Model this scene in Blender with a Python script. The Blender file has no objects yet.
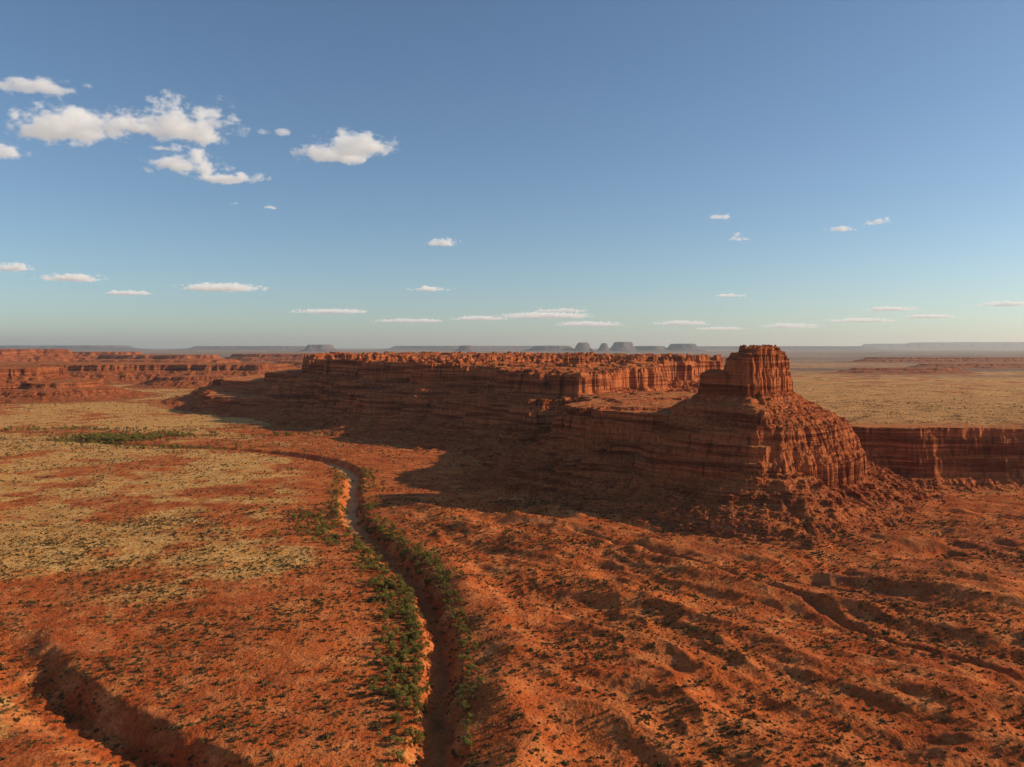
import bpy, math, numpy as np, random, bmesh
from mathutils import Vector
rng=np.random.default_rng(7); random.seed(7)
scene=bpy.context.scene
CAMH=100.0
# ---------------------------------------------------------------- noise
PERM=rng.permutation(256).astype(np.int32); PERM=np.concatenate([PERM,PERM,PERM])
ANG=rng.random(256)*2*np.pi; GX=np.cos(ANG).astype(np.float32); GY=np.sin(ANG).astype(np.float32)
def pn(x,y,seed=0):
    x=np.asarray(x,dtype=np.float64)+seed*17.31; y=np.asarray(y,dtype=np.float64)-seed*9.73
    xi=np.floor(x).astype(np.int64); yi=np.floor(y).astype(np.int64)
    xf=(x-xi).astype(np.float32); yf=(y-yi).astype(np.float32)
    xi=(xi&255).astype(np.int32); yi=(yi&255).astype(np.int32); x1=(xi+1)&255; y1=(yi+1)&255
    u=xf*xf*xf*(xf*(xf*6-15)+10); v=yf*yf*yf*(yf*(yf*6-15)+10)
    def g(a,b,dx,dy):
        h=PERM[PERM[a]+b]; return GX[h]*dx+GY[h]*dy
    n00=g(xi,yi,xf,yf); n10=g(x1,yi,xf-1,yf); n01=g(xi,y1,xf,yf-1); n11=g(x1,y1,xf-1,yf-1)
    a=n00+u*(n10-n00); b=n01+u*(n11-n01)
    return (a+v*(b-a))*1.5
def fbm(x,y,o=4,seed=0,gain=.5):
    s=0;a=1.;t=0
    for i in range(o):
        s=s+a*pn(x*2**i,y*2**i,seed+i); t+=a; a*=gain
    return s/t
def ridged(x,y,o=3,seed=0):
    s=0;a=1.;t=0
    for i in range(o):
        s=s+a*(1-2*np.abs(pn(x*2**i,y*2**i,seed+i))); t+=a; a*=.5
    return s/t
def sst(e0,e1,x):
    t=np.clip((x-e0)/(e1-e0),0,1); return t*t*(3-2*t)
def chaikin(p,n=2,closed=True):
    p=np.array(p,float)
    for _ in range(n):
        if closed:
            q=np.roll(p,-1,0); a=p*.75+q*.25; b=p*.25+q*.75
            p=np.stack([a,b],1).reshape(-1,2)
        else:
            a=p[:-1]*.75+p[1:]*.25; b=p[:-1]*.25+p[1:]*.75
            p=np.concatenate([p[:1],np.stack([a,b],1).reshape(-1,2),p[-1:]])
    return p
def linedist0(x,y,p,closed):
    best=np.full(x.shape,1e12,np.float32); arc=np.zeros(x.shape,np.float32); ins=np.zeros(x.shape,bool); acc=0
    n=len(p); m=n if closed else n-1
    for i in range(m):
        ax,ay=p[i]; bx,by=p[(i+1)%n]; dx=bx-ax; dy=by-ay; L2=dx*dx+dy*dy+1e-9
        rx=x-np.float32(ax); ry=y-np.float32(ay)
        t=np.clip((rx*np.float32(dx/L2)+ry*np.float32(dy/L2)),0,1)
        d=(rx-t*np.float32(dx))**2+(ry-t*np.float32(dy))**2
        k=d<best; L=math.sqrt(L2); best[k]=d[k]; arc[k]=acc+t[k]*L; acc+=L
        if closed and abs(dy)>1e-9:
            c=((ay>y)!=(by>y))&(rx<ry*np.float32(dx/dy)); ins^=c
    return np.sqrt(best),arc,ins
def linedist(x,y,p,closed,pad=60):
    x0,y0=p.min(0)-pad; x1,y1=p.max(0)+pad
    m=(x>x0)&(x<x1)&(y>y0)&(y<y1)
    D=np.full(x.shape,1e6,np.float32); A=np.zeros(x.shape,np.float32); I=np.zeros(x.shape,bool)
    if m.any():
        d,a,i=linedist0(x[m].astype(np.float32),y[m].astype(np.float32),p,closed); D[m]=d;A[m]=a;I[m]=i
    return D,A,I
# ---------------------------------------------------------------- ground height
WASH=[(-24,60),(-22,130),(-19,190),(-21,227),(-24,273),(-35,322),(-55,375),(-78,425),(-98,476),(-112,559),(-127,640),(-158,696),(-206,741),(-264,777),(-373,825),(-520,870),(-900,930)]
TRIB=[(-60,462),(-10,458),(27,449),(55,408),(79,375),(98,343),(114,316),(128,273),(152,233),(170,190)]
TRIB2=[(60,405),(120,392),(175,372),(240,352),(330,350)]
SCARP=[(-330,345),(-190,305),(-166,278),(-144,252),(-126,234),(-106,217),(-88,204),(-66,190),(-45,168),(-30,120),(-28,60)]
wash_p=chaikin(WASH,2,False); trib_p=chaikin(TRIB,1,False); trib2_p=chaikin(TRIB2,1,False)
sc=np.array(SCARP)
def swell(x,y):
    u=( x*.78+y*-.62); v=( x*.62+y*.78)
    return ridged(u/110+.3*pn(x/50,y/50,13),v/46,3,11),u,v
def ground(x,y,masks=False):
    r=np.hypot(x,y)
    near=1-sst(900,1500,r)
    z=2.2*fbm(x/210,y/210,3,1)*sst(60,200,r)
    z=z+ (1-near)*3*fbm(x/700,y/700,3,5)
    wx=np.interp(y,wash_p[:,1],wash_p[:,0]); side=x-wx
    sw,u,v=swell(x,y)
    R=sst(8,45,side)*(1-sst(470,560,y))*near
    z=z+R*(6.0*sw-2.2)
    z=z+R*1.2*ridged(u/26,v/14,4,21)
    Lm=(1-sst(-45,-8,side))*(1-sst(500,900,y))*near
    z=z+Lm*(1.3*ridged(x/60,y/45,5,31))
    z=z+near*(.3*fbm(x/9,y/9,3,41)+.22*fbm(x/2.6,y/2.6,2,45)*(1-sst(400,600,r)))
    z=z+4.6*np.exp(-((side-18)/12)**2)*(1-sst(340,440,y))*(.8+.7*pn(x/24,y/24,46))
    sx=np.interp(-y,-sc[:,1],sc[:,0]); sdist=(sx-x)*.72+4.*fbm(x/22,y/22,4,51)+2*pn(x/60,y/60,55)
    fade=1-sst(225,290,y)
    z=z-fade*(6.2*sst(-2,7,sdist)-4.8*sst(9,32,sdist))
    z=z-fade*sst(-2,9,sdist)*(1-sst(9,30,sdist))*1.5*ridged(x/8,y/8,3,57)
    dw,aw,_=linedist(x,y,wash_p,False,30)
    wob=3.*fbm(x/16,y/16,3,61)+1.8*fbm(x/5,y/5,2,64); hw=3.7+1.6*np.sin(aw/47.)+1.5*sst(430,520,y)
    cut=1-sst(hw-1.5,hw+4.2,dw+wob)
    z=z*(1-.8*cut)-4.2*cut+cut*1.0*fbm(x/6,y/6,4,66)
    bed=(1-sst(hw-3,hw+0.8,dw+wob))*(.7+.3*sst(-.2,.2,fbm(x/6,y/6,3,68)))
    for tp,w,dp in ((trib_p,.9,2.2),(trib2_p,1.6,1.4)):
        dt,at,_=linedist(x,y,tp,False,24)
        c=1-sst(w-1,w+4,dt+5*fbm(x/18,y/18,3,63)); z=z-dp*c; bed=np.maximum(bed,.4*(1-sst(w,w+2,dt+5*fbm(x/18,y/18,3,63))))
    if not masks: return z
    g=fbm(x/130,y/130,4,71)*1.1+fbm(x/30,y/30,3,75)*.8
    left=(1-sst(-50,0,side))*sst(300,400,y)
    bias=-.62+.95*left+.95*sst(760,1100,r)
    bias=bias+.75*np.exp(-((x+260)/110)**2-((y-335)/40)**2)+.5*fade*sst(8,25,sdist)
    bias=bias-.95*np.exp(-((x+195)/75)**2-((y-535)/55)**2)-.9*np.exp(-((x+60)/60)**2-((y-690)/90)**2)
    bias=bias-.4*sst(15,45,side)*(1-sst(700,900,y))
    grass=sst(-.35,.55,g+bias)
    pan=sst(.0,.45,-fbm(x/60,y/22,3,81)+.1)*sst(15,40,side)*np.exp(-((y-370)/55)**2)*sst(60,110,x)
    return z,grass*(1-bed),bed,pan
# ---------------------------------------------------------------- strata terracing
lv=[-20.]
while lv[-1]<400: lv.append(lv[-1]+rng.choice([1.6,2.5,3.5,6.,9.])*rng.uniform(.8,1.2))
ti=[];to=[]
for a,b in zip(lv[:-1],lv[1:]):
    L=b-a; ti+= [a,a+.68*L]; to+=[a,a+.2*L]
ti=np.array(ti);to=np.array(to)
def terr(z): return np.interp(z,ti,to)
# ---------------------------------------------------------------- landform features
def feat(x,y,poly,top,prof,seed,**kw):
    p=np.array(poly,float); pad=-prof[0][0]*1.1+60+kw.get('a1',9)
    m=(x>p[:,0].min()-pad)&(x<p[:,0].max()+pad)&(y>p[:,1].min()-pad)&(y<p[:,1].max()+pad)
    Z=np.full(x.shape,-30.)
    if m.any(): Z[m]=feat0(x[m],y[m],poly,top,prof,seed,**kw)
    return Z
def feat0(x,y,poly,top,prof,seed,a1=9,s1=45,a2=2.2,s2=9,gul=4.,gs=14.,topn=1.2,k=.8,tal=(.15,.45),smooth=1,flute=None,ts=14):
    p=chaikin(poly,smooth)
    d,arc,ins=linedist0(x.astype(np.float32),y.astype(np.float32),p,True); sd=np.where(ins,d,-d).astype(float)
    sd=sd+a1*fbm(x/s1,y/s1,3,seed)+a2*ridged(x/s2,y/s2,3,seed+3)
    if flute is None: flute=gul*.36
    wp=arc+6*pn(x/25,y/25,seed+9)
    sd=sd+flute*ridged(wp/(gs*.8),sd/70,3,seed+23)*(1-sst(6,25,sd))
    # blocky joints: the wall steps in and out along vertical fractures
    jt=np.round(2.2*pn(x/(gs*.42),y/(gs*.42),seed+31))/2.2
    sd=sd+flute*.85*jt*(1-sst(4,14,sd))
    out=sst(2,30,-sd)
    rg=ridged(arc/gs+.25*pn(x/20,y/20,seed+8),sd/90+3.1,4,seed+7)
    pr=np.array(prof,float)
    t=top(x,y) if callable(top) else top
    sdg=sd+out*rg*gul*1.5
    fr=np.interp(sdg,pr[:,0],pr[:,1])
    z=fr*t
    z=z+sst(1,7,sd)*topn*fbm(x/ts,y/ts,4,seed+13,.6)
    z=z+out*(1.8*fbm(x/6,y/6,4,seed+17,.6))*sst(0,.1,fr)
    zt=terr(z+2.2*pn(x/60,y/60,seed+19))
    kk=k*(.45+.55*sst(tal[0],tal[1],fr))*(.5+.5*sst(-.35,.35,fbm(x/38,y/38,2,seed+29)))
    return np.where(z>0,z*(1-kk)+zt*kk,z)
P_MESA=[(-150,-.09),(-125,0),(-95,.06),(-62,.19),(-48,.29),(-43,.37),(-40,.39),(-38,.46),(-24,.56),(-8,.66),(-5,.71),(-3.4,.73),(-.5,.95),(1,.965),(2.5,1),(40,1.0)]
P_LOW=[(-60,-.2),(-34,0),(-16,.2),(-8,.42),(-5,.5),(-2,.86),(1,.97),(3,1)]
P_WALL=[(-60,-.12),(-36,0),(-16,.09),(-9,.2),(-6,.5),(-4.5,.55),(-2.5,.83),(-1.5,.86),(0,1),(60,1.0)]
P_BAND=[(-98,-.12),(-70,0),(-54,.08),(-36,.24),(-23,.38),(-16,.46),(-14,.55),(-11,.58),(-9.5,.70),(-6.5,.73),(-5.2,.86),(-2.5,.89),(-1.5,.98),(0,.99),(8,1.04),(22,1.13)]
P_ARM=[(-110,-.12),(-78,0),(-56,.10),(-36,.27),(-22,.41),(-14,.49),(-11.5,.64),(-8,.67),(-6,.85),(-3.5,.88),(-1.5,1),(40,1.03)]
P_TOW=[(-50,-.2),(-46,.3),(-34,.52),(-20,.60),(-9,.67),(-2.2,.72),(-1.6,.80),(-.6,.81),(0,.87),(.9,.88),(1.3,.955),(2.2,.962),(2.6,1),(20,1.0)]
P_KNOB=[(-30,-.1),(-12,.7),(-4,.86),(-1,.9),(0,.98),(3,1)]
P_SHELF=[(-60,-.1),(-40,.4),(-22,.62),(-9,.74),(-2,.82),(-1,.86),(-.2,.97),(3,1)]
def mesa_top(x,y):
    q=fbm(x/17,y/17,3,303)
    return 74.5+8.5*sst(800,1150,y)+1.5*fbm(x/60,y/60,2,301)+(3.0*sst(.10,.18,q)+2.6*sst(.25,.32,q))*sst(900,1020,y)+1.2*sst(.1,.2,q)
def mesaH(x,y):
    z=feat(x,y,[(62,800),(20,850),(-15,885),(-30,960),(-110,985),(-150,1060),(-190,1085),(-235,1190),(-300,1220),(-340,1340),(-320,1500),(-200,1600),(0,1550),(150,1400),(290,1250),(285,1130),(235,1060),(190,1010),(165,930),(110,880),(95,815)],mesa_top,P_MESA,101,a1=28,s1=75,a2=7,s2=24,gul=15,gs=30,topn=3.5,ts=20)
    z=np.maximum(z,feat(x,y,[(-500,1270),(-420,1200),(-330,1170),(-250,1120),(-180,1200),(-250,1500),(-420,1600),(-520,1400)],24,P_LOW,121,a1=20,s1=50,gul=4))
    z=np.maximum(z,feat(x,y,[(-440,1500),(-410,1330),(-340,1280),(-250,1240),(-250,1600),(-400,1700)],60,P_MESA,131,a1=16,s1=60,gul=8,gs=24))
    z=np.maximum(z,feat(x,y,[(-560,1520),(-500,1400),(-420,1340),(-350,1330),(-350,1650),(-520,1700)],42,P_MESA,133,a1=16,s1=60,gul=8,gs=24))
    z=np.maximum(z,feat(x,y,[(230,1000),(330,1010),(350,1100),(300,1250),(200,1200)],48,P_MESA,137,a1=16,s1=60,gul=8,gs=24))
    z=np.maximum(z,feat(x,y,[(64,943),(84,943),(84,956),(62,958)],91,P_KNOB,141,a1=4,s1=12,gul=1,topn=3,ts=6))
    z=np.maximum(z,feat(x,y,[(-185,1140),(-130,1135),(-100,1160),(-170,1180)],90,P_KNOB,145,a1=9,s1=14,gul=1,topn=3,ts=8))
    z=np.maximum(z,feat(x,y,[(-290,1290),(-262,1270),(-240,1290),(-270,1320)],91,P_KNOB,147,a1=9,s1=14,gul=1,topn=3,ts=8))
    return z
def tow_top(x,y): return 96.0+4.2*sst(155,157,x)-2.2*sst(178,180,x)-4.*(1-sst(146,148,x))+1.8*np.round(1.5*pn(x/4,y/4,201))/1.5
def butteH(x,y):
    z=feat(x,y,[(114,532),(128,508),(140,488),(147,474),(158,490),(176,511),(194,536),(206,558),(208,580),(150,585),(118,568)],62,P_BAND,151,a1=4,s1=26,a2=2.2,s2=9,gul=7,gs=16,k=1.,flute=1.6)
    z=np.maximum(z,feat(x,y,[(125,525),(96,548),(72,573),(52,600),(46,628),(58,655),(75,690),(70,790),(200,790),(230,650),(212,560),(180,540)],55,P_ARM,161,a1=13,s1=32,a2=3.6,s2=11,gul=8,gs=17,topn=3))
    z=np.maximum(z,feat(x,y,[(141,524),(145,512),(151,506),(163,513),(176,526),(188,543),(184,554),(160,555),(142,542)],tow_top,P_TOW,171,a1=2.,s1=9,a2=1.6,s2=4.5,gul=2,gs=7,flute=1.1,topn=1.2,ts=5,k=.35))
    z=np.maximum(z,feat(x,y,[(128,526),(141,520),(145,545),(130,547)],85,P_SHELF,176,a1=1.8,s1=9,a2=1.5,s2=5,gul=2,gs=5,flute=.9,topn=2.,ts=5,k=.4))
    z=np.maximum(z,feat(x,y,[(184,506),(206,520),(230,542),(250,564),(238,585),(205,565)],26,[(-60,-.2),(-34,0),(-20,.14),(-8,.5),(-3,.62),(0,.8),(6,1),(25,1.5)],181,a1=10,s1=22,a2=3,s2=8,gul=10,gs=12,topn=2.5))
    return z
def esc_top(x,y): return 42-.021*np.clip(y-580,0,1600)+1.2*fbm(x/80,y/80,3,305)
ESC=[(246,588),(300,578),(360,580),(430,573),(520,575),(640,568),(900,580),(1700,700),(1900,1900),(300,1960),(270,1300),(262,900),(225,700),(225,610)]
def escH(x,y): return feat(x,y,ESC,esc_top,P_WALL,191,a1=6,s1=34,a2=2.,s2=8,gul=4,gs=12,topn=.5,k=.85)
def landAll(x,y): return np.maximum(np.maximum(mesaH(x,y),butteH(x,y)),escH(x,y))
# ---------------------------------------------------------------- mesh helpers
def mesh_from_grid(name,X,Y,Z,mat,attrs=None,keep=None,smooth=True,wrap=False):
    nr,nc=X.shape
    co=np.stack([X,Y,Z],-1).reshape(-1,3).astype(np.float32)
    idx=np.arange(nr*nc).reshape(nr,nc)
    if wrap: idx=np.concatenate([idx,idx[:,:1]],1)
    q=np.stack([idx[:-1,:-1],idx[:-1,1:],idx[1:,1:],idx[1:,:-1]],-1).reshape(-1,4)
    if keep is not None:
        q=q[keep.reshape(-1)[q].any(1)]
        used=np.zeros(nr*nc,bool); used[q.reshape(-1)]=True
        rm=np.cumsum(used)-1; q=rm[q]; co=co[used]
        if attrs: attrs={k:v.reshape(-1)[used] for k,v in attrs.items()}
    me=bpy.data.meshes.new(name); me.vertices.add(len(co)); me.vertices.foreach_set('co',co.reshape(-1))
    me.loops.add(q.size); me.loops.foreach_set('vertex_index',q.reshape(-1).astype(np.int32))
    me.polygons.add(len(q)); me.polygons.foreach_set('loop_start',(np.arange(len(q))*4).astype(np.int32))
    me.polygons.foreach_set('use_smooth',np.full(len(q),smooth))
    me.update(calc_edges=True)
    if attrs:
        for k,v in attrs.items():
            a=me.attributes.new(k,'FLOAT','POINT'); a.data.foreach_set('value',v.reshape(-1).astype(np.float32))
    me.materials.append(mat)
    ob=bpy.data.objects.new(name,me); scene.collection.objects.link(ob); return ob
# ---------------------------------------------------------------- node helpers
class NT:
    def __init__(s,name):
        s.m=bpy.data.materials.new(name); s.m.use_nodes=True; s.t=s.m.node_tree; s.t.nodes.clear()
    def n(s,typ,ins=None,**kw):
        nd=s.t.nodes.new(typ)
        for k,v in kw.items(): setattr(nd,k,v)
        if ins:
            for k,v in ins.items():
                if isinstance(v,bpy.types.NodeSocket): s.t.links.new(v,nd.inputs[k])
                else: nd.inputs[k].default_value=v
        return nd
    def math(s,op,a,b=0.,c=None):
        i={0:a,1:b}
        if c is not None:i[2]=c
        return s.n('ShaderNodeMath',i,operation=op).outputs[0]
    def vm(s,op,a,b): return s.n('ShaderNodeVectorMath',{0:a,1:b},operation=op).outputs[0]
    def noise(s,vec,scale,detail=4.,rough=.55): return s.n('ShaderNodeTexNoise',{'Vector':vec,'Scale':scale,'Detail':detail,'Roughness':rough}).outputs['Fac']
    def mix(s,f,a,b,blend='MIX'):
        nd=s.t.nodes.new('ShaderNodeMix'); nd.data_type='RGBA'; nd.blend_type=blend
        for k,v in ((0,f),(6,a),(7,b)):
            if isinstance(v,bpy.types.NodeSocket): s.t.links.new(v,nd.inputs[k])
            else: nd.inputs[k].default_value=v if k==0 else (*v,1)
        return nd.outputs[2]
    def rng(s,v,a,b,c=0.,d=1.): return s.n('ShaderNodeMapRange',{0:v,1:a,2:b,3:c,4:d},interpolation_type='SMOOTHSTEP').outputs[0]
    def attr(s,nm): return s.n('ShaderNodeAttribute',attribute_name=nm).outputs['Fac']
    def out(s,col,rough=.95,normal=None,spec=.1):
        b=s.n('ShaderNodeBsdfPrincipled',{'Roughness':rough,'Specular IOR Level':spec})
        if isinstance(col,bpy.types.NodeSocket): s.t.links.new(col,b.inputs['Base Color'])
        else: b.inputs['Base Color'].default_value=(*col,1)
        if normal: s.t.links.new(normal,b.inputs['Normal'])
        o=s.n('ShaderNodeOutputMaterial'); s.t.links.new(b.outputs[0],o.inputs[0]); return s.m
def ground_mat():
    t=NT('desert_soil'); pos=t.n('ShaderNodeNewGeometry').outputs['Position']
    big=t.noise(pos,.012,5); med=t.noise(pos,.09,5,.6); fine=t.noise(pos,1.1,4,.65); tuft=t.noise(pos,.55,3,.7)
    red=t.mix(t.rng(big,.35,.65),(.60,.145,.034),(.43,.084,.021))
    red=t.mix(t.rng(med,.4,.7),red,(.70,.23,.070))
    mot=t.noise(t.vm('MULTIPLY',pos,(1.,.7,1.)),.045,7,.68)
    red=t.mix(t.rng(mot,.50,.66,0,.6),red,(.27,.058,.018))
    red=t.mix(t.rng(fine,.42,.70,0,.7),red,(.20,.045,.015))
    tan=t.mix(t.rng(med,.35,.65),(.76,.43,.15),(.66,.29,.075))
    tan=t.mix(t.rng(tuft,.46,.64,0,.8),tan,(.34,.17,.05))
    g=t.attr('grass')
    gf=t.rng(t.math('ADD',g,t.math('MULTIPLY',t.math('SUBTRACT',t.noise(pos,.22,5,.7),.5),1.9)),.2,.9)
    col=t.mix(gf,red,tan)
    col=t.mix(t.math('MULTIPLY',t.attr('pan'),.8),col,(.32,.09,.036))
    sy=t.n('ShaderNodeSeparateXYZ',{0:pos}).outputs[1]
    bedc=t.mix(t.rng(med,.35,.65),(.42,.155,.050),(.27,.092,.030))
    bedc=t.mix(t.rng(fine,.42,.68,0,.5),bedc,(.15,.055,.022))
    bedc=t.mix(t.rng(sy,400.,500.),bedc,(.68,.36,.15))
    col=t.mix(t.attr('bed'),col,bedc)
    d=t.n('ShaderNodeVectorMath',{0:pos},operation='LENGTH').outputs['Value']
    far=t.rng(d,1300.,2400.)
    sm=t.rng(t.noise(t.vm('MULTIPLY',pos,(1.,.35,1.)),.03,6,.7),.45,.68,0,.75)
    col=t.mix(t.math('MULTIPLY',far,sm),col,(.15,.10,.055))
    col=t.mix(t.rng(d,2300.,8000.,0,.8),col,(.28,.20,.15))  # aerial haze painted into the soil colour, growing with distance
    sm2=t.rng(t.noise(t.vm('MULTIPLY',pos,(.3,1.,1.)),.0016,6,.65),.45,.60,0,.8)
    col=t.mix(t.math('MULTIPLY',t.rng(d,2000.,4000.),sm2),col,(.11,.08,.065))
    b=t.n('ShaderNodeBump',{'Strength':.95,'Distance':.45,'Height':t.math('ADD',fine,t.math('MULTIPLY',tuft,1.2))})
    return t.out(col,.97,b.outputs[0],.05)
def rock_mat(name,tops=.75,dim=1.):
    t=NT(name); geo=t.n('ShaderNodeNewGeometry'); pos=geo.outputs['Position']
    nz=t.n('ShaderNodeSeparateXYZ',{0:geo.outputs['Normal']}).outputs[2]
    sv=t.vm('MULTIPLY',pos,(.010,.010,.30)); s1=t.noise(sv,1.,5,.6)
    s2=t.noise(t.vm('MULTIPLY',pos,(.02,.02,1.3)),1.,3,.6)
    pat=t.noise(pos,.07,5,.6); fine=t.noise(pos,.9,5,.7); crack=t.noise(t.vm('MULTIPLY',pos,(.4,.4,.07)),1.,5,.7)
    cliff=t.mix(t.rng(s1,.40,.58),(.27,.058,.019),(.70,.20,.066))
    cliff=t.mix(t.rng(s2,.55,.68,0,.6),cliff,(.76,.33,.145))
    cliff=t.mix(t.rng(crack,.50,.68,0,.65),cliff,(.13,.031,.012))
    tal=t.mix(t.rng(pat,.35,.65),(.68,.18,.050),(.46,.10,.029))
    tal=t.mix(t.rng(s1,.52,.60,0,.45),tal,(.30,.065,.022))
    tal=t.mix(t.rng(fine,.48,.70,0,.7),tal,(.18,.045,.018))
    col=t.mix(t.rng(nz,.58,.80),cliff,tal)
    g=t.attr('grass')
    top=t.mix(t.rng(t.noise(pos,.25,5,.7),.4,.6),(.64,.28,.10),(.52,.155,.048))
    gtan=t.mix(t.rng(t.noise(pos,.05,6,.7),.42,.62,0,.7),(.74,.42,.15),(.34,.19,.07))
    top=t.mix(g,top,gtan)
    col=t.mix(t.math('MULTIPLY',t.rng(nz,.93,.985),tops),col,top)
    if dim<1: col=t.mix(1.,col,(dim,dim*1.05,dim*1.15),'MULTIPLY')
    h=t.math('ADD',t.math('MULTIPLY',s2,1.8),t.math('ADD',t.math('MULTIPLY',crack,1.8),t.math('MULTIPLY',fine,1.6)))
    b=t.n('ShaderNodeBump',{'Strength':.95,'Distance':1.3,'Height':h})
    return t.out(col,.95,b.outputs[0],.08)
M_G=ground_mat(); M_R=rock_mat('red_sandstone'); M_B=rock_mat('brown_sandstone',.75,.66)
tf=NT('distant_hazed_rock'); M_F=tf.out(tf.mix(tf.noise(tf.n('ShaderNodeNewGeometry').outputs['Position'],.004,5,.6),(.09,.08,.08),(.18,.13,.12)))  # dull grey tones carry the distance haze in the base colour
# ---------------------------------------------------------------- ground sheet
az=np.concatenate([np.linspace(-46,46,1200),np.linspace(46,314,140)[1:-1]])*math.pi/180
rr=np.concatenate([np.linspace(2,100,20)[:-1],np.exp(np.linspace(math.log(100),math.log(2500),1100))[:-1],np.exp(np.linspace(math.log(2500),math.log(62000),140))])
A,Rr=np.meshgrid(az,rr); X=Rr*np.sin(A); Y=Rr*np.cos(A)
Z,gr,bed,pan=ground(X,Y,True)
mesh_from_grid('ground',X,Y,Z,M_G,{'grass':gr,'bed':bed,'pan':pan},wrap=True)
# ---------------------------------------------------------------- landforms
def landform(name,x0,x1,y0,y1,fn,step,mat=M_R,grass=None,gnd=True):
    xs=np.arange(x0,x1,step); ys=np.arange(y0,y1,step) if not isinstance(y0,np.ndarray) else y0
    X,Y=np.meshgrid(xs,ys); H=fn(X,Y); G=ground(X,Y) if gnd else 0*X
    Z=H+G*(1-sst(0,12,H)); keep=H>-1.5
    if gnd:
        jx=.35*step*pn(X/3.1,Y/3.1,401); jy=.35*step*pn(X/3.3,Y/3.3,403)
    else: jx=jy=0
    g=(grass(X,Y) if grass else np.zeros_like(X))
    ob=mesh_from_grid(name,X+jx,Y+jy,Z,mat,{'grass':g},keep,smooth=False)
    return X,Y,H,Z
BX,BY,BH,BZ=landform('sandstone_butte',-50,345,395,800,butteH,.55)
MX,MY,MH,MZ=landform('sandstone_mesa',-740,480,650,1800,mesaH,1.3)
yy=np.concatenate([np.arange(505,640,.7),np.arange(640,2100,8.)])
landform('sandstone_escarpment',190,700,yy,None,escH,1.,grass=lambda x,y:sst(590,640,y))
def far_group(x,y,lst):
    z=np.full(x.shape,-50.)
    for i,(poly,h,sc_) in enumerate(lst):
        pr=[(a*sc_,b) for a,b in P_MESA]
        z=np.maximum(z,feat(x,y,poly,h,pr,500+i*7,a1=26*sc_,s1=90*sc_,a2=5*sc_,s2=26*sc_,gul=13*sc_,gs=34*sc_,topn=2.5))
    return z
L1=[([(-1500,1560),(-1250,1500),(-1010,1540),(-935,1600),(-960,1720),(-1200,1850),(-1500,1800)],60,1.),
    ([(-960,1530),(-880,1520),(-835,1580),(-850,1650),(-960,1700)],32,1.)]
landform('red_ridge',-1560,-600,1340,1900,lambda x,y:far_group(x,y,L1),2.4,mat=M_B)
L2=[([(-1900,2250),(-1400,2190),(-1130,2180),(-1000,2260),(-900,2230),(-760,2260),(-690,2230),(-630,2350),(-800,2500),(-1900,2700)],52,1.),
    ([(-890,1990),(-800,1970),(-700,2000),(-690,2060),(-800,2100),(-900,2060)],27,.6),
    ([(-560,2000),(-480,1960),(-420,2040),(-500,2120)],32,.7),
    ([(-620,1720),(-560,1700),(-540,1760),(-600,1780)],20,.6)]
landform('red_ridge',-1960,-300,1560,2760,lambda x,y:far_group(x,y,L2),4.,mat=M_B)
rs=np.random.default_rng(21)
def blob(cx,cy,rx,ry,n=11):
    a=np.linspace(0,2*np.pi,n,endpoint=False); k=rs.uniform(.65,1.2,n)
    return [(cx+rx*k[i]*math.cos(a[i]),cy+ry*k[i]*math.sin(a[i])) for i in range(n)]
L3=[(blob(-2600,3900,420,260),90,1.4),(blob(-1500,3300,330,120),48,1.1),(blob(-800,3500,250,120),40,1.),(blob(-1900,4300,350,160),60,1.2),
    (blob(-300,4200,420,130),44,1.2),(blob(700,4600,420,120),40,1.),(blob(1500,3100,240,70),20,.7),(blob(2300,3800,380,120),22,.8),(blob(1200,5200,500,150),34,1.2),(blob(2900,5200,600,160),34,1.2),(blob(-2900,5200,500,200),70,1.2),(blob(-1300,5300,600,200),56,1.2)]
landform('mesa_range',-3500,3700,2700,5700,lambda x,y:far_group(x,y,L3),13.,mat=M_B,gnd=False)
D=18000.
def hp(x0,x1,hpx,dd=D,depth=1500,n=9,talus=1.):
    X0=(x0-512)/800*dd; X1=(x1-512)/800*dd
    return blob((X0+X1)/2,dd+depth/2,(X1-X0)/2,depth/2,n),100+hpx*dd/800,talus
def far_mesa(name,lst,dd,step,tal):
    xs=[p[0] for l in lst for p in l[0]]; ys=[p[1] for l in lst for p in l[0]]
    def fn(x,y):
        z=np.full(x.shape,-50.)
        for i,(poly,h,s) in enumerate(lst):
            pr=[(-520*s*tal,-.1),(-400*s*tal,0),(-140*s*tal,.3),(-60*s*tal,.5),(-20*s*tal,.62),(0,.96),(60*s*tal,1)]
            z=np.maximum(z,feat(x,y,poly,h,pr,700+i*5,a1=50*s,s1=260,a2=12*s,s2=90,gul=30*s,gs=120,topn=10))
        return z
    landform(name,min(xs)-500,max(xs)+500,min(ys)-500,max(ys)+500,fn,step,mat=M_F,gnd=False)
far_mesa('monument_buttes',[hp(300,324,2.4,n=9,talus=.5),hp(576,590,4.5,depth=350,talus=.35),hp(601,609,4.0,depth=250,talus=.3),hp(612,633,5.2,depth=500,talus=.45),hp(674,700,3.4,depth=700,talus=.7),hp(530,575,1.3,talus=.8),hp(640,668,1.0,talus=.8),
    hp(458,472,1.5,depth=500,talus=.3)],D,40.,1.)
far_mesa('far_plateau',[hp(390,540,1.2,26000,3000,14,2.),hp(180,300,1.0,26000,3000,12,2.),hp(-80,130,1.6,26000,3000,14,2.),hp(700,900,.8,26000,3000,12,2.)],26000,90.,1.)
far_mesa('blue_mountain',[hp(880,1300,3.6,34000,7000,16,5.),hp(950,1200,5.2,36000,5000,14,5.)],34000,160.,1.)
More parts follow.
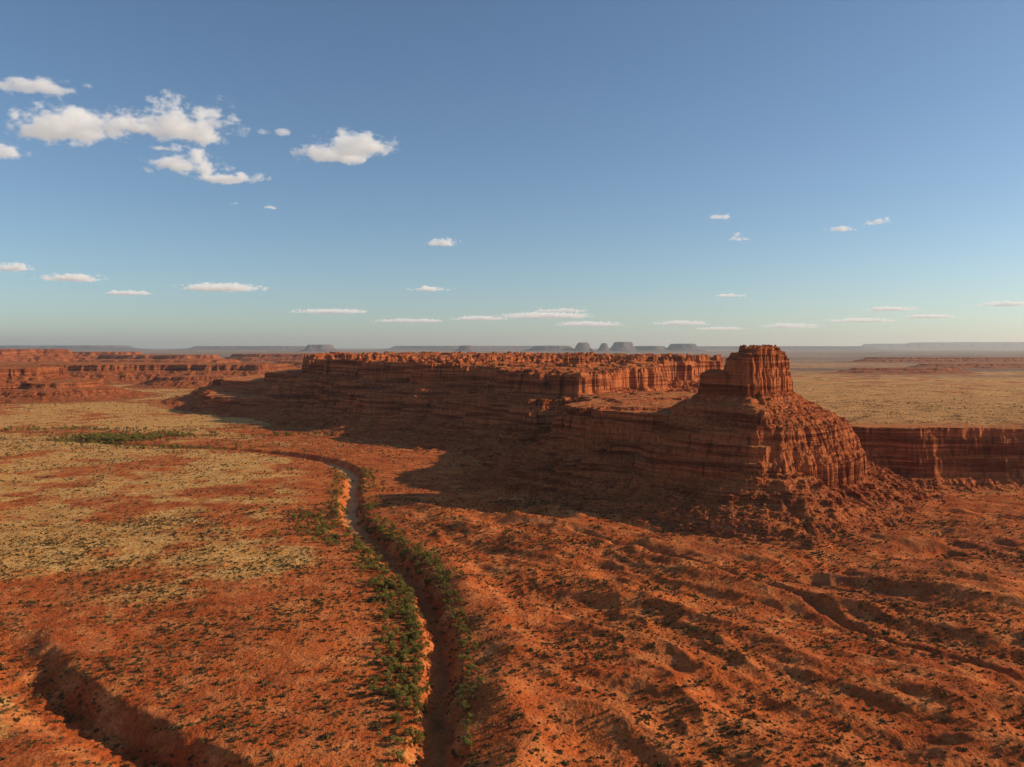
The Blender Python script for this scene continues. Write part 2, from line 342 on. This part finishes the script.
# ---------------------------------------------------------------- vegetation sources
def leafmesh(name,lobes,nleaf,size,mat,trunk=None,core=0,mat2=None):
    vs=[];fs=[];mi=[]
    def addtri(c,s):
        a=Vector([random.gauss(0,1) for _ in range(3)]).normalized(); b=a.cross(Vector([random.gauss(0,1) for _ in range(3)])).normalized(); i=len(vs)
        vs.extend([c+a*s,c+b*s*.6,c-a*s,c-b*s*.6]); fs.append((i,i+1,i+2,i+3)); mi.append(0)
    for k in range(nleaf):
        L=random.choice(lobes); v=Vector([random.gauss(0,1) for _ in range(3)]).normalized()*random.random()**.45
        c=Vector((L[0]+v.x*L[3],L[1]+v.y*L[3],max(.03,L[2]+v.z*L[4]))); addtri(c,size*random.uniform(.6,1.3))
    if trunk:
        for (p,q,r0,r1) in trunk:
            p=Vector(p);q=Vector(q); ax=(q-p).normalized(); u=ax.orthogonal().normalized(); w=ax.cross(u); i=len(vs)
            for (cc,r) in ((p,r0),(q,r1)):
                for j in range(5):
                    an=j*2*math.pi/5; vs.append(cc+(u*math.cos(an)+w*math.sin(an))*r)
            for j in range(5): fs.append((i+j,i+(j+1)%5,i+5+(j+1)%5,i+5+j)); mi.append(1)
    me=bpy.data.meshes.new(name); me.from_pydata([tuple(v) for v in vs],[],fs); me.materials.append(mat); me.materials.append(mat2 or mat)
    me.polygons.foreach_set('material_index',mi); me.update()
    return bpy.data.objects.new(name,me)
def leafmat(name,c1,c2):
    t=NT(name); r=t.n('ShaderNodeObjectInfo').outputs['Random']; pos=t.n('ShaderNodeNewGeometry').outputs['Position']
    f=t.math('ADD',t.math('MULTIPLY',r,.6),t.math('MULTIPLY',t.noise(pos,2.,2),.5))
    return t.out(t.mix(f,c1,c2),.9,None,.1)
M_sage=leafmat('sagebrush_leaf',(.055,.038,.016),(.19,.13,.05))
M_green=leafmat('tamarisk_leaf',(.09,.080,.016),(.33,.27,.06))
M_dry=leafmat('dry_grass_blade',(.50,.27,.08),(.70,.43,.14))
M_bark=leafmat('bark',(.10,.06,.04),(.14,.09,.06))
def coll(name,obs):
    c=bpy.data.collections.new(name)
    for o in obs: c.objects.link(o)
    return c
sage=coll('sagebrush_kinds',[leafmesh('sagebrush_a',[(0,0,.3,.5,.32),(.3,.1,.25,.35,.25),(-.25,.2,.25,.3,.22)],90,.16,M_sage),
    leafmesh('sagebrush_b',[(0,0,.25,.6,.28)],80,.16,M_sage),leafmesh('sagebrush_c',[(0,0,.4,.38,.42),(.3,-.25,.25,.3,.25)],80,.15,M_sage)])
def tam(n):
    lob=[];tr=[]
    for i in range(6):
        a=random.random()*6.28; r=random.uniform(.3,1.3); h=random.uniform(1.,2.5); lob.append((r*math.cos(a),r*math.sin(a),h,random.uniform(.5,.9),random.uniform(.5,1.)))
        tr.append(((0,0,-.3),(r*math.cos(a),r*math.sin(a),h),.09,.03))
    return leafmesh(n,lob,520,.17,M_green,tr,mat2=M_bark)
tama=coll('tamarisk_kinds',[tam('tamarisk_a'),tam('tamarisk_b'),tam('tamarisk_c'),tam('tamarisk_d')])
def tuft(n):
    vs=[];fs=[]
    for k in range(26):
        a=random.random()*6.28; c=Vector((random.gauss(0,.14),random.gauss(0,.14),0)); d=Vector((math.cos(a)*.22,math.sin(a)*.22,random.uniform(.25,.5))); w=Vector((-math.sin(a),math.cos(a),0))*.05
        i=len(vs); vs+= [c-w,c+w,c+d]; fs.append((i,i+1,i+2))
    me=bpy.data.meshes.new(n); me.from_pydata([tuple(v) for v in vs],[],fs); me.materials.append(M_dry); return bpy.data.objects.new(n,me)
tufts=coll('tuft_kinds',[tuft('tuft_a'),tuft('tuft_b')])
def rock(n):
    bm=bmesh.new(); bmesh.ops.create_icosphere(bm,subdivisions=3,radius=1.)
    o=random.random()*50
    for v in bm.verts:
        c=v.co; m=max(abs(c.x),abs(c.y),abs(c.z)); c=c*(.45+.55/m*.8) ; v.co=Vector((c.x*1.1,c.y*.9,c.z*.7))*(1+.3*float(pn(np.array(c.x*1.7+o),np.array(c.y*1.7+c.z*2.3),5)))
    me=bpy.data.meshes.new(n); bm.to_mesh(me); bm.free(); me.materials.append(M_R); return bpy.data.objects.new(n,me)
rocks=coll('boulder_kinds',[rock('boulder_a'),rock('boulder_b'),rock('boulder_c')])
def scatter(name,pts,scales,col):
    me=bpy.data.meshes.new(name); me.vertices.add(len(pts)); me.vertices.foreach_set('co',pts.astype(np.float32).reshape(-1))
    a=me.attributes.new('sc','FLOAT','POINT'); a.data.foreach_set('value',scales.astype(np.float32)); me.update()
    ob=bpy.data.objects.new(name,me); scene.collection.objects.link(ob)
    ng=bpy.data.node_groups.new(name+'_gn','GeometryNodeTree')
    ng.interface.new_socket('Geometry',in_out='INPUT',socket_type='NodeSocketGeometry'); ng.interface.new_socket('Geometry',in_out='OUTPUT',socket_type='NodeSocketGeometry')
    N=ng.nodes; gi=N.new('NodeGroupInput'); go=N.new('NodeGroupOutput'); ip=N.new('GeometryNodeInstanceOnPoints'); ci=N.new('GeometryNodeCollectionInfo')
    ci.inputs['Collection'].default_value=col; ci.inputs['Separate Children'].default_value=True; ci.inputs['Reset Children'].default_value=True
    ri=N.new('FunctionNodeRandomValue'); ri.data_type='INT'; ri.inputs[4].default_value=0; ri.inputs[5].default_value=len(col.objects)-1
    rv=N.new('FunctionNodeRandomValue'); rv.data_type='FLOAT_VECTOR'; rv.inputs[0].default_value=(-.1,-.1,0); rv.inputs[1].default_value=(.1,.1,6.28)
    na=N.new('GeometryNodeInputNamedAttribute'); na.data_type='FLOAT'; na.inputs['Name'].default_value='sc'
    l=ng.links.new; l(gi.outputs[0],ip.inputs['Points']); l(ci.outputs[0],ip.inputs['Instance']); ip.inputs['Pick Instance'].default_value=True
    l(ri.outputs[2],ip.inputs['Instance Index']); l(rv.outputs[0],ip.inputs['Rotation']); l(na.outputs['Attribute'],ip.inputs['Scale']); l(ip.outputs[0],go.inputs[0])
    md=ob.modifiers.new('scatter','NODES'); md.node_group=ng; return ob
def polar(n,r0,r1,amax=44):
    r=np.sqrt(rng.uniform(r0*r0,r1*r1,n)); a=np.radians(rng.uniform(-amax,amax,n)); return r*np.sin(a),r*np.cos(a)
def place(x,y,maxH=16):
    z,g,b,p=ground(x,y,True); H=landAll(x,y)
    e=escH(x,y); on=(e>8)&(y>600)&(x>235)
    z2=np.where(H>0,H+z*(1-sst(0,12,H)),z)
    ok=((H<maxH)|on)&(b<.25)
    return z2,g,b,p,ok,on
xs=[];ys=[]
for n,a,b in ((78000,110,520),(84000,520,1100),(44000,1100,2000)):
    x,y=polar(n,a,b); xs.append(x);ys.append(y)
x=np.concatenate(xs);y=np.concatenate(ys); z,g,b,p,ok,on=place(x,y)
dn=fbm(x/45,y/45,4,91)+.5*fbm(x/9,y/9,2,95)
side=x-np.interp(y,wash_p[:,1],wash_p[:,0]); sw,_,_=swell(x,y)
hollow=sst(.1,-.35,sw)*sst(15,45,side)*(1-sst(400,470,y))*sst(-.1,.3,fbm(x/40,y/40,2,97))
ok&=(rng.random(len(x))<np.clip(.50+1.1*dn-.5*p+.8*hollow-.25*on,.06,1))
s=np.exp(rng.normal(-.34,.36,len(x)))*(1+.35*sst(500,1300,np.hypot(x,y)))*(1+.4*hollow)*np.where(on,.75,1)
scatter('sagebrush_scrub',np.stack([x,y,z-.03],1)[ok],s[ok],sage)
n=14000; x=rng.uniform(10,330,n); y=rng.uniform(170,440,n); z,g,b,p,ok,on=place(x,y,10); sw,_,_=swell(x,y); side=x-np.interp(y,wash_p[:,1],wash_p[:,0])
ok&=rng.random(n)<sst(.1,-.3,sw)*sst(15,45,side)*sst(0,.3,fbm(x/40,y/40,2,97))
scatter('greasewood_scrub',np.stack([x,y,z-.03],1)[ok],rng.uniform(.7,1.7,ok.sum()),sage)
x,y=polar(50000,110,560); z,g,b,p,ok,on=place(x,y,8); ok&=rng.random(len(x))<(.05+.5*g)
scatter('dry_grass_tufts',np.stack([x,y,z],1)[ok],rng.uniform(.5,1.25,ok.sum()),tufts)
pts=[];ss=[]
def along(y0,y1,off,spread,n,s0,s1):
    yv=rng.uniform(y0,y1,n); xv=np.interp(yv,wash_p[:,1],wash_p[:,0])+off+rng.normal(0,spread,n)
    zv=ground(xv,yv); pts.append(np.stack([xv,yv,zv-.1],1)); ss.append(rng.uniform(s0,s1,n))
along(225,400,-13.5,4.4,280,.35,1.1); along(225,340,-8,1.3,130,.3,.8); along(150,230,-9,3,80,.4,1.); along(190,330,8.5,1.8,100,.3,.8)
along(330,470,11,3.5,150,.35,1.1); along(270,520,8,2,90,.3,.85); along(395,480,-22,9,90,.4,1.2); along(380,520,-9,2,80,.3,.8); along(480,660,-10,4,80,.4,1.); along(480,660,12,4,70,.4,1.)
for cx,cy,rx,ry,n in ((-440,870,50,30,420),(-400,900,80,14,90),(-560,960,120,20,90),(-240,900,80,12,30),(-330,790,70,6,50)):
    xv=rng.normal(cx,rx/2,n);yv=rng.normal(cy,ry/2,n); pts.append(np.stack([xv,yv,ground(xv,yv)-.1],1)); ss.append(rng.uniform(.6,1.7,n))
pts=np.concatenate(pts);ss=np.concatenate(ss); scatter('tamarisk_thicket',pts,ss,tama)
fl=(BH>.3)&(BH<40); ii=np.flatnonzero(fl.reshape(-1)); pick=rng.choice(ii,7500,replace=False)
bx=BX.reshape(-1)[pick];by=BY.reshape(-1)[pick];bz=BZ.reshape(-1)[pick]; bs=np.exp(rng.normal(-.8,.6,7500))
fl=(MH>.5)&(MH<50)&(MY<1150); ii=np.flatnonzero(fl.reshape(-1)); pick=rng.choice(ii,5000,replace=False)
cx=MX.reshape(-1)[pick];cy=MY.reshape(-1)[pick];cz=MZ.reshape(-1)[pick]; cs=np.exp(rng.normal(-.4,.5,5000))
ex=np.array([268,272,263,281,240,232,224,215,110,96.]);ey=np.array([517,520,512,522,492,487,495,480,478,500.]); ez=ground(ex,ey); eh=landAll(ex,ey); ez=np.where(eh>0,eh+ez,ez)
scatter('boulders',np.concatenate([np.stack([bx,by,bz],1),np.stack([cx,cy,cz],1),np.stack([ex,ey,ez+.8],1)]),np.concatenate([np.clip(bs,.2,2.6),np.clip(cs,.3,3),np.array([4.2,2.6,2.,2.2,2.6,2.,3.,2.2,2.,2.4])]),rocks)
# ---------------------------------------------------------------- clouds
def cloud_mat():
    t=NT('cloud_vapour'); t.t.nodes.clear()
    oc=t.n('ShaderNodeTexCoord').outputs['Object']; pos=t.n('ShaderNodeNewGeometry').outputs['Position']
    sp=t.n('ShaderNodeSeparateXYZ',{0:oc}); zz=sp.outputs[2]
    zb=t.math('MULTIPLY',t.math('MINIMUM',t.math('ADD',zz,.35),0.),2.6)
    zt=t.math('MAXIMUM',t.math('ADD',zz,.35),0.); zt=t.math('MULTIPLY',zt,.78)
    v=t.n('ShaderNodeCombineXYZ',{0:sp.outputs[0],1:sp.outputs[1],2:t.math('ADD',zb,zt)}).outputs[0]
    r=t.n('ShaderNodeVectorMath',{0:v},operation='LENGTH').outputs['Value']
    n=t.noise(t.vm('MULTIPLY',pos,(1.,1.,1.5)),.0058,7,.66); n2=t.noise(pos,.0017,2,.5)
    f=t.math('SUBTRACT',t.math('ADD',t.math('MULTIPLY',t.math('SUBTRACT',n,.5),4.2),t.math('MULTIPLY',t.math('SUBTRACT',n2,.5),1.2)),t.math('MULTIPLY',r,1.3))
    f=t.math('ADD',f,.86)
    den=t.math('MULTIPLY',t.rng(f,0.,.6),.017)
    pv=t.n('ShaderNodeVolumePrincipled',{'Color':(1,1,1,1),'Density':den,'Anisotropy':0.,'Emission Color':(1,.92,.86,1),'Emission Strength':t.math('MULTIPLY',den,.34)})  # added glow stands in for sunlight scattered repeatedly inside the cloud
    o=t.n('ShaderNodeOutputMaterial'); t.t.links.new(pv.outputs[0],o.inputs['Volume'])
    t.m.cycles.volume_step_rate=.8
    return t.m
MC=cloud_mat()
cm=bpy.data.meshes.new('cloud'); bm=bmesh.new(); bmesh.ops.create_icosphere(bm,subdivisions=3,radius=1.02); bm.to_mesh(cm); bm.free(); cm.materials.append(MC)
CL=[(72,141,160,46),(130,136,100,36),(190,143,130,60),(14,160,66,24),(330,164,90,32),(362,158,90,38),(190,174,100,36),(232,184,85,13),(168,154,45,15),(266,138,24,12),(287,138,26,13),(45,95,110,12),
    (440,246,44,12),(716,220,28,10),(736,242,36,11),(838,232,38,9),(877,226,38,10),(75,281,84,10),(14,271,56,11),(222,291,100,11),(430,291,50,7),(130,295,60,7),(545,318,110,8),(590,326,80,7),(480,320,70,6),(680,325,64,7),(790,328,62,7),(730,297,40,6),(330,313,90,6),(890,311,60,7),(1005,306,60,7),(860,322,80,6),(270,210,36,6),(238,206,24,6),(410,322,80,5),(560,312,60,5),(720,330,60,5),(930,318,60,5)]
for i,(cx,yb,w,h) in enumerate(CL):
    d=1500*800/(347-yb) if yb<300 else 1500*800/(347-300)*(1+(yb-300)/60.)
    zc=CAMH+(347-yb+h*.3)*d/800
    ob=bpy.data.objects.new('cloud',cm); scene.collection.objects.link(ob)
    ob.location=((cx-512)*d/800,d,zc); ob.scale=(w/2*d/800,max(w/2*d/800*.6,h/2*d/800),h/2*d/800)
# ---------------------------------------------------------------- haze layer
bm=bmesh.new(); bmesh.ops.create_cube(bm,size=1.); hm=bpy.data.meshes.new('atmosphere_haze'); bm.to_mesh(hm); bm.free()
ho=bpy.data.objects.new('atmosphere_haze',hm); scene.collection.objects.link(ho); ho.scale=(140000,140000,750); ho.location=(0,0,325)
t=NT('haze'); vs=t.n('ShaderNodeVolumeScatter',{'Color':(.92,.97,1.,1),'Density':2.2e-5,'Anisotropy':.3}); o=t.n('ShaderNodeOutputMaterial'); t.t.links.new(vs.outputs[0],o.inputs['Volume']); hm.materials.append(t.m)
# ---------------------------------------------------------------- light
SUN_EL=math.radians(22); SUN_AZ=math.radians(86)
w=bpy.data.worlds.new('World'); scene.world=w; w.use_nodes=True; nt=w.node_tree; nt.nodes.clear()
sk=nt.nodes.new('ShaderNodeTexSky'); sk.sky_type='NISHITA'; sk.sun_disc=False; sk.sun_elevation=SUN_EL; sk.sun_rotation=SUN_AZ; sk.altitude=1500; sk.air_density=1.; sk.dust_density=1.7; sk.ozone_density=1.4
tint=nt.nodes.new('ShaderNodeMix'); tint.data_type='RGBA'; tint.blend_type='MULTIPLY'; tint.inputs[0].default_value=1.; tint.inputs[7].default_value=(.86,.98,1.05,1)
bg=nt.nodes.new('ShaderNodeBackground'); bg.inputs[1].default_value=.112; wo=nt.nodes.new('ShaderNodeOutputWorld'); nt.links.new(sk.outputs[0],tint.inputs[6]); nt.links.new(tint.outputs[2],bg.inputs[0]); nt.links.new(bg.outputs[0],wo.inputs[0])
ld=bpy.data.lights.new('sun','SUN'); ld.energy=5.; ld.angle=math.radians(.5); ld.color=(1,.80,.54); lo=bpy.data.objects.new('sun',ld); scene.collection.objects.link(lo)
dv=Vector((math.sin(SUN_AZ)*math.cos(SUN_EL),math.cos(SUN_AZ)*math.cos(SUN_EL),math.sin(SUN_EL))); lo.rotation_euler=dv.to_track_quat('Z','Y').to_euler(); lo.location=dv*500
cd=bpy.data.cameras.new('camera'); cam=bpy.data.objects.new('camera',cd); scene.collection.objects.link(cam); cam.location=(0,0,CAMH); cam.rotation_euler=(math.radians(90-2.61),0,0)
cd.sensor_width=36; cd.lens=36*800/1024; cd.clip_start=.5; cd.clip_end=200000; scene.camera=cam
scene.view_settings.view_transform='Standard'; scene.view_settings.look='None'; scene.view_settings.exposure=0
